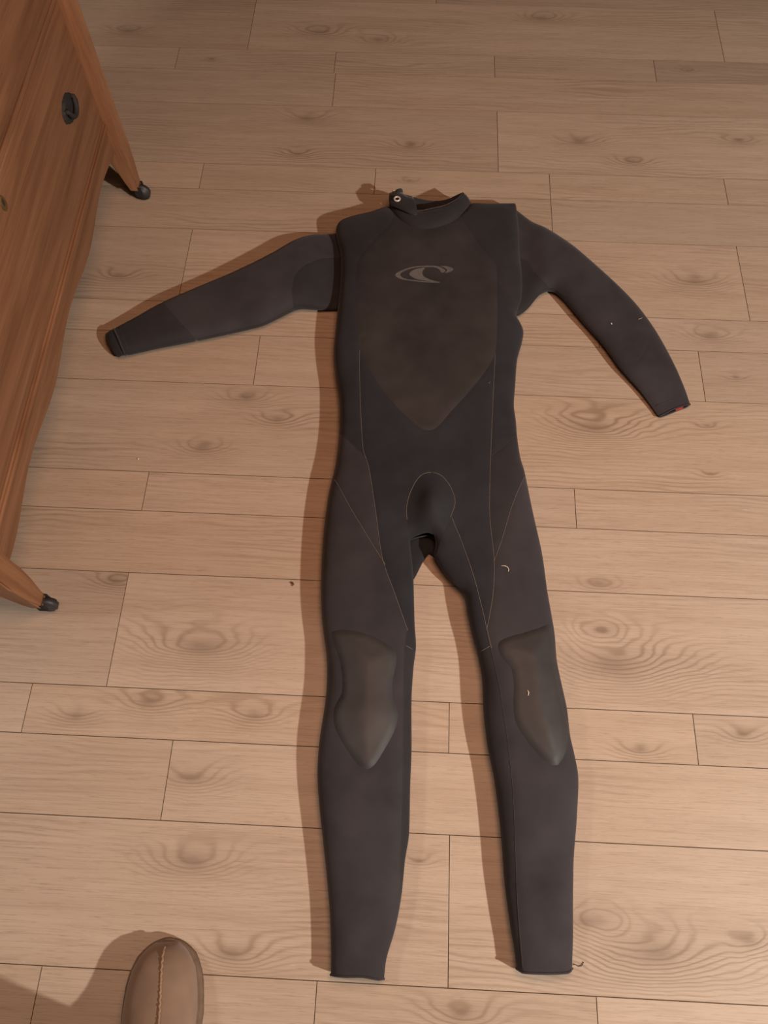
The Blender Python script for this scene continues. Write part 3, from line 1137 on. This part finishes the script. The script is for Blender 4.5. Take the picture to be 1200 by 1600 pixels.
def loft(name, rows, mat, parent, thick=0.0035, smooth=True):
    """surface through rows of world points (each row same length)"""
    n = len(rows[0])
    V = [Vector(p) - Vector(SUIT_O) for r in rows for p in r]
    Fc = []
    for i in range(len(rows) - 1):
        for j in range(n - 1):
            Fc.append((i * n + j, i * n + j + 1, (i + 1) * n + j + 1, (i + 1) * n + j))
    me = mesh_from(name, V, Fc)
    bm = bmesh.new()
    bm.from_mesh(me)
    bm.to_mesh(me)
    bm.free()
    o = obj(name, me, mat, parent, smooth)
    md = o.modifiers.new('thickness', 'SOLIDIFY')
    md.thickness = thick
    md.offset = 0
    return o


def curve3(pts, n=24):
    """pixel + height control points -> n smooth world points"""
    Q = np.array([list(W(p[0], p[1], p[2])) for p in pts])
    c = []
    L = np.r_[0, np.cumsum(np.linalg.norm(np.diff(Q, axis=0), axis=1))]
    t = np.linspace(0, L[-1], n)
    C = catmull3(Q)
    l2 = np.r_[0, np.cumsum(np.linalg.norm(np.diff(C, axis=0), axis=1))]
    t = np.linspace(0, l2[-1], n)
    return [Vector([np.interp(tt, l2, C[:, k]) for k in range(3)]) for tt in t]


def catmull3(Q):
    out = []
    for i in range(len(Q) - 1):
        p1, p2 = Q[i], Q[i + 1]
        p0 = Q[i - 1] if i else p1
        p3 = Q[i + 2] if i + 2 < len(Q) else p2
        m1, m2 = (p2 - p0) / 2, (p3 - p1) / 2
        for j in range(8):
            t = j / 8
            out.append((2 * t ** 3 - 3 * t ** 2 + 1) * p1 + (t ** 3 - 2 * t ** 2 + t) * m1 + (-2 * t ** 3 + 3 * t ** 2) * p2 + (t ** 3 - t ** 2) * m2)
    out.append(Q[-1])
    return np.array(out)


def blend(a, b, t, lift=0.0):
    return [p.lerp(q, t) + Vector((0, 0, lift)) for p, q in zip(a, b)]


# turned-back inside of the left cuff, beyond the hem
r0 = curve3([(180, 514, 0.030), (186, 528, 0.032), (192, 542, 0.029), (196, 555, 0.018)], 12)
r1 = curve3([(165, 522, 0.019), (168, 534, 0.020), (177, 550, 0.016), (186, 558, 0.011)], 12)
r2 = curve3([(167, 523, 0.004), (170, 534, 0.004), (179, 549, 0.004), (187, 557, 0.004)], 12)
loft('cuff_lining', [r0, blend(r0, r1, 0.5, 0.002), r1, r2], M_BLACK, suit, 0.003)

# ---- collar
neck_seam = curve3([(609, 321, 0.044), (616, 336, 0.050), (626, 347, 0.054), (638, 355, 0.056), (650, 359.5, 0.057), (668, 361.5, 0.057), (686, 358, 0.057), (702, 351, 0.057),
                    (713, 343, 0.055), (724, 331, 0.051), (736, 318, 0.042)], 40)
front_edge = curve3([(612, 308, 0.058), (622, 318, 0.064), (634, 325, 0.068), (646, 329, 0.070), (658, 330, 0.070), (675, 326.5, 0.070), (687, 324, 0.070), (697, 321, 0.069),
                     (709, 315, 0.067), (717, 309, 0.063), (723, 302, 0.054)], 40)
rows = [neck_seam, blend(neck_seam, front_edge, 0.33, 0.003), blend(neck_seam, front_edge, 0.66, 0.004), front_edge]
cf = loft('collar', rows, M_BLACK, suit, 0.004)
back_edge = curve3([(614, 304, 0.050), (628, 303, 0.052), (641, 307, 0.050), (658, 311.5, 0.048), (672, 314, 0.047), (689, 314, 0.047), (703, 310.5, 0.049), (715, 305, 0.052), (723, 302, 0.054)], 30)
back_low = curve3([(614, 322, 0.020), (628, 330, 0.016), (641, 336, 0.014), (658, 340, 0.012), (672, 341, 0.012), (689, 340, 0.012), (703, 334, 0.014), (715, 324, 0.018), (723, 312, 0.025)], 30)
loft('collar_lining', [back_edge, blend(back_edge, back_low, 0.4, -0.004), back_low], M_BLACK, suit, 0.004)
bm = bmesh.new()
tube(bm, [p - Vector(SUIT_O) + Vector((0, 0, 0.002)) for p in front_edge[12:]], 0.0013, 6)
bm_obj('collar_binding', bm, M_DTHREAD, suit, True)
# closing tab with its eyelet, lapped over the left of the collar
ta = curve3([(609, 303, 0.062), (617, 300, 0.065), (626, 301, 0.067), (634, 306, 0.069), (645, 308, 0.070)], 14)
tb = curve3([(608, 312, 0.066), (616, 312, 0.071), (628, 313, 0.074), (638, 317, 0.075), (650, 320, 0.075)], 14)
tc = curve3([(610, 321, 0.062), (618, 324, 0.070), (630, 329, 0.074), (641, 334, 0.075), (652, 335, 0.073)], 14)
tab = loft('collar_tab', [ta, blend(ta, tb, 0.5, 0.001), tb, blend(tb, tc, 0.5, 0.001), tc], M_BLACK, suit, 0.004)
ring_c = W(620.5, 311, 0.077)
bm = bmesh.new()
n = 18
pts = [ring_c - Vector(SUIT_O) + Vector((0.0062 * math.cos(2 * math.pi * k / n), 0.0062 * math.sin(2 * math.pi * k / n), 0.0005)) for k in range(n + 1)]
tube(bm, pts, 0.0019, 8, False)
bm_obj('eyelet', bm, M_RING, tab, True)
bm = bmesh.new()
tube(bm, [W(621, 303, 0.070) - Vector(SUIT_O), W(622, 299, 0.068) - Vector(SUIT_O), W(626, 297.5, 0.062) - Vector(SUIT_O), W(627, 300, 0.056) - Vector(SUIT_O)], [0.004, 0.0055, 0.005, 0.004], 8)
bm_obj('zip_pull', bm, M_BLACK, suit, True)
bm = bmesh.new()
tube(bm, [W(613, 299, 0.064) - Vector(SUIT_O), W(616, 298, 0.066) - Vector(SUIT_O), W(619, 297.5, 0.066) - Vector(SUIT_O)], [0.0018, 0.0028, 0.0016], 7)
bm_obj('cord_end', bm, M_RING, suit, True)

# ---- printed emblem on the chest
def zoom(pts):
    return [(600 + a / 9.231, 400 + b_ / 9.231) for a, b_ in pts]


loop = [(800, 381), (680, 377), (550, 372), (400, 362), (280, 345), (200, 320), (160, 288), (172, 262), (230, 225), (320, 190), (430, 162), (550, 147), (650, 140), (740, 144), (800, 156),
        (850, 178), (885, 204), (873, 228), (842, 238), (818, 228), (803, 203), (765, 174), (695, 160), (600, 161), (520, 164), (440, 176), (360, 196), (285, 226), (240, 258), (235, 285),
        (265, 316), (340, 340), (440, 350), (560, 357), (700, 369)]
wave = [(360, 265), (390, 228), (450, 197), (520, 179), (592, 172), (564, 205), (553, 245), (570, 285), (620, 318), (700, 346), (810, 376), (700, 366), (600, 351), (500, 337), (430, 317), (382, 292)]
fin = [(808, 145), (880, 145), (950, 157), (1000, 181), (994, 200), (960, 220), (910, 237), (876, 240), (903, 216), (904, 190), (868, 165)]
lv, lf = [], []
for poly in (loop, wave, fin):
    Q = on_surface(zoom(poly), F_body)
    Q = catmull(Q, True, 0.003)
    Pl, tl, _ = None, None, None
    vo, eo, fo, ov, oe, of = delaunay_2d_cdt([Vector(v) for v in Q.tolist()], [(i, (i + 1) % len(Q)) for i in range(len(Q))], [], 0, 1e-8, True)
    Pl = np.array([(v.x, v.y) for v in vo])
    tl = np.array([f for f in fo])
    tl = tl[inside(Q, Pl[tl].mean(1))]
    zz = top_body(Pl, groove=False) + 0.0009
    i0 = len(lv)
    lv += (np.column_stack([Pl, zz]) - SUIT_O).tolist()
    for t in tl.tolist():
        a, b_, c = Pl[t[0]], Pl[t[1]], Pl[t[2]]
        if (b_[0] - a[0]) * (c[1] - a[1]) - (b_[1] - a[1]) * (c[0] - a[0]) < 0:
            t = t[::-1]
        lf.append([i0 + q for q in t])
lo_ = obj('emblem', mesh_from('emblem', lv, lf), M_LOGO, suit)
lo_['label'] = 'grey wave emblem printed on the chest'
md = lo_.modifiers.new('thickness', 'SOLIDIFY')
md.thickness = 0.0005

# red inner label peeking out of the right cuff
a, b_ = W(1056, 642.0, 0.006), W(1068, 638.0, 0.006)
c, d = W(1068, 628, 0.007), W(1054, 632, 0.007)
V = [p - Vector(SUIT_O) for p in (a, b_, c, d)]
me = mesh_from('inner_label', V, [(0, 1, 2, 3)])
o = obj('inner_label', me, M_RED, suit)
md = o.modifiers.new('thickness', 'SOLIDIFY')
md.thickness = 0.001

# ------------------------------------------------------------------ boot
toe = W(265, 1463.5, 0.0)
boot = empty('boot', toe, math.radians(2.2))
tag(boot, 'tan suede boot with a raised centre seam standing at the lower left', 'boot')
# local axes: +y towards the toe, origin at the toe tip on the floor
LEN = 0.275


def half_widths(t):
    """sole half widths left, right at distance t (metres) behind the toe"""
    xs = [0, 0.003, 0.010, 0.022, 0.040, 0.065, 0.100, 0.140, 0.180, 0.225, 0.255, 0.268, LEN]
    l = [0.004, 0.016, 0.030, 0.042, 0.052, 0.058, 0.060, 0.056, 0.050, 0.047, 0.038, 0.026, 0.006]
    r = [0.004, 0.017, 0.031, 0.043, 0.052, 0.057, 0.058, 0.053, 0.047, 0.046, 0.038, 0.026, 0.006]
    return np.interp(t, xs, l), np.interp(t, xs, r)


TS = [0, 0.0015, 0.004, 0.008, 0.014, 0.022, 0.032, 0.045, 0.06, 0.08, 0.10, 0.125, 0.15, 0.175, 0.2, 0.22, 0.24, 0.255, 0.264, 0.270, LEN]


def outline_ring(shrink, z, n_extra=0):
    L_, R_ = [], []
    for t in TS:
        l, r = half_widths(t)
        k = (t - LEN / 2) * (1 - shrink / (LEN / 2)) + LEN / 2
        L_.append((-max(l - shrink, 0.002), -k, z))
        R_.append((max(r - shrink, 0.002), -k, z))
    return L_ + R_[::-1]


bm = bmesh.new()
rings = []
for sh, z in ((0.003, 0.0), (0.0005, 0.003), (0.0, 0.010), (0.0005, 0.016), (0.003, 0.018), (0.010, 0.018)):
    rings.append([bm.verts.new(p) for p in outline_ring(sh, z)])
n = len(rings[0])
for a, b_ in zip(rings[:-1], rings[1:]):
    for k in range(n):
        bm.faces.new((a[k], a[(k + 1) % n], b_[(k + 1) % n], b_[k]))
bm.faces.new(rings[0])
bm.faces.new(rings[-1])
bm_obj('sole', bm, M_SOLE, boot, True)
# upper: arch sections from the toe back, then the shaft
sec_t = [0.0060, 0.0075, 0.013, 0.019, 0.028, 0.040, 0.055, 0.075, 0.095, 0.115, 0.135, 0.155, 0.18, 0.205, 0.23, 0.248, 0.258, 0.264]
sec_h = [0.0185, 0.028, 0.040, 0.047, 0.053, 0.058, 0.062, 0.067, 0.074, 0.084, 0.098, 0.115, 0.125, 0.125, 0.120, 0.105, 0.070, 0.030]
bm = bmesh.new()
NA = 28
rings = []
for t, hh in zip(sec_t, sec_h):
    l, r = half_widths(t)
    l, r = max(l - 0.0065, 0.006), max(r - 0.0065, 0.006)
    ring = []
    for k in range(NA + 1):
        a = math.pi * k / NA
        c, s = math.cos(a), math.sin(a)
        x = -(abs(c) ** 0.80) * (l if c > 0 else -r)
        z = 0.017 + (hh - 0.017) * (s ** 0.72)
        z += 0.0012 * noise.noise(Vector((x * 30, t * 30, 2.0))) * s
        ring.append(bm.verts.new((x, -t, z)))
    rings.append(ring)
for a, b_ in zip(rings[:-1], rings[1:]):
    for k in range(NA):
        bm.faces.new((a[k], a[k + 1], b_[k + 1], b_[k]))
bm.faces.new(rings[0])
bm.faces.new(rings[-1][::-1])
bm_obj('upper', bm, M_SUEDE, boot, True)


def shaft_ring(bm, z, k, n=28, grow=0.0):
    cyy = -0.195 + (z - 0.1) * -0.03
    return [bm.verts.new(((0.047 * k + grow) * math.cos(2 * math.pi * i / n), cyy + (0.056 * k + grow) * math.sin(2 * math.pi * i / n), z)) for i in range(n)]


bm = bmesh.new()
rs = [shaft_ring(bm, 0.085, 1.0), shaft_ring(bm, 0.13, 1.0), shaft_ring(bm, 0.18, 1.06), shaft_ring(bm, 0.235, 1.12), shaft_ring(bm, 0.238, 1.09), shaft_ring(bm, 0.20, 1.02), shaft_ring(bm, 0.11, 0.9)]
for a, b_ in zip(rs[:-1], rs[1:]):
    for i in range(28):
        bm.faces.new((a[i], a[(i + 1) % 28], b_[(i + 1) % 28], b_[i]))
bm.faces.new(rs[-1])
bm_obj('shaft', bm, M_SUEDE, boot, True)
bm = bmesh.new()
rs = [shaft_ring(bm, 0.232, 1.06), shaft_ring(bm, 0.246, 1.08), shaft_ring(bm, 0.246, 0.96), shaft_ring(bm, 0.20, 0.86), shaft_ring(bm, 0.115, 0.8)]
for a, b_ in zip(rs[:-1], rs[1:]):
    for i in range(28):
        bm.faces.new((a[i], a[(i + 1) % 28], b_[(i + 1) % 28], b_[i]))
bm.faces.new(rs[-1])
bm_obj('fleece_lining', bm, M_FLEECE, boot, True)
# raised centre seam
bm = bmesh.new()
pts = []
for i in range(60):
    t = 0.010 + (0.142 - 0.010) * i / 59
    hh = np.interp(t, sec_t, sec_h)
    wob = 0.0006 * math.sin(i * 1.9) + 0.0004 * math.sin(i * 4.7)
    pts.append((0.002 + 0.090 * t + wob, -t, hh + 0.0006))
tube(bm, pts, [0.0018 + 0.0005 * math.sin(i * 2.6) for i in range(60)], 7)
bm_obj('centre_seam', bm, M_SEAM, boot, True)

# ------------------------------------------------------------------ crumbs and lint
def bit(name, label, cat, pts, r, mat):
    bm = bmesh.new()
    base = Vector(pts[0])
    tube(bm, [Vector(p) - base for p in pts], r, 6)
    o = bm_obj(name, bm, mat, None, True)
    o.location = base
    return tag(o, label, cat)


def suit_pt(px, py, topf, field, lift=0.0006):
    z = 0.04
    for k in range(8):
        a = unproj([px], [py], z)
        z = float(topf(a)[0])
    a = unproj([px], [py], z)[0]
    return (a[0], a[1], z + lift)


bit('crumb', 'dark brown crumb on the floor left of the wetsuit thigh', 'crumb', [W(454, 911, 0.0016), W(457, 910, 0.0022), W(459, 913, 0.0022), W(456, 915, 0.0016)], [0.0010, 0.0016, 0.0014, 0.0009], M_CRUMB)
bit('crumb', 'white crumb on the floor between chest and wetsuit sleeve', 'crumb', [W(215, 716, 0.0012), W(216, 717, 0.0016), W(217, 717, 0.0012)], [0.0008, 0.0014, 0.0008], M_WHITE)
bit('lint_thread', 'curled pale thread on the right thigh of the wetsuit', 'lint', [suit_pt(*q, top_body, F_body) for q in ((783, 884), (788, 884), (793, 886), (795, 890), (794, 893))], 0.0005, M_WHITE)
bit('lint_thread', 'short pale thread on the right knee pad', 'lint', [suit_pt(*q, top_body, F_body) for q in ((824, 1078), (826, 1082), (825, 1087))], 0.0006, M_WHITE)
bit('lint_speck', 'tiny white lint speck on the right sleeve middle', 'lint', [suit_pt(*q, R_top, R_F) for q in ((954, 505), (955.5, 505.5), (956, 507))], 0.0008, M_WHITE)
bit('lint_thread', 'tan fluff on the outer edge of the right sleeve', 'lint', [suit_pt(*q, R_top, R_F) for q in ((997, 499), (1000, 498), (1003, 497))], 0.0010, M_SEAM)
bit('lint_speck', 'tiny pale lint curl at the right waist seam', 'lint', [suit_pt(*q, top_body, F_body) for q in ((762, 597), (764, 599), (766, 596))], 0.0006, M_THREAD)
bit('loose_thread', 'loose black thread trailing from the right ankle cuff', 'thread', [W(893, 1507, 0.006), W(899, 1507, 0.003), W(904, 1510, 0.0015), (W(909, 1509, 0.0012)), W(912, 1503, 0.0010)], 0.0005, M_IRON)
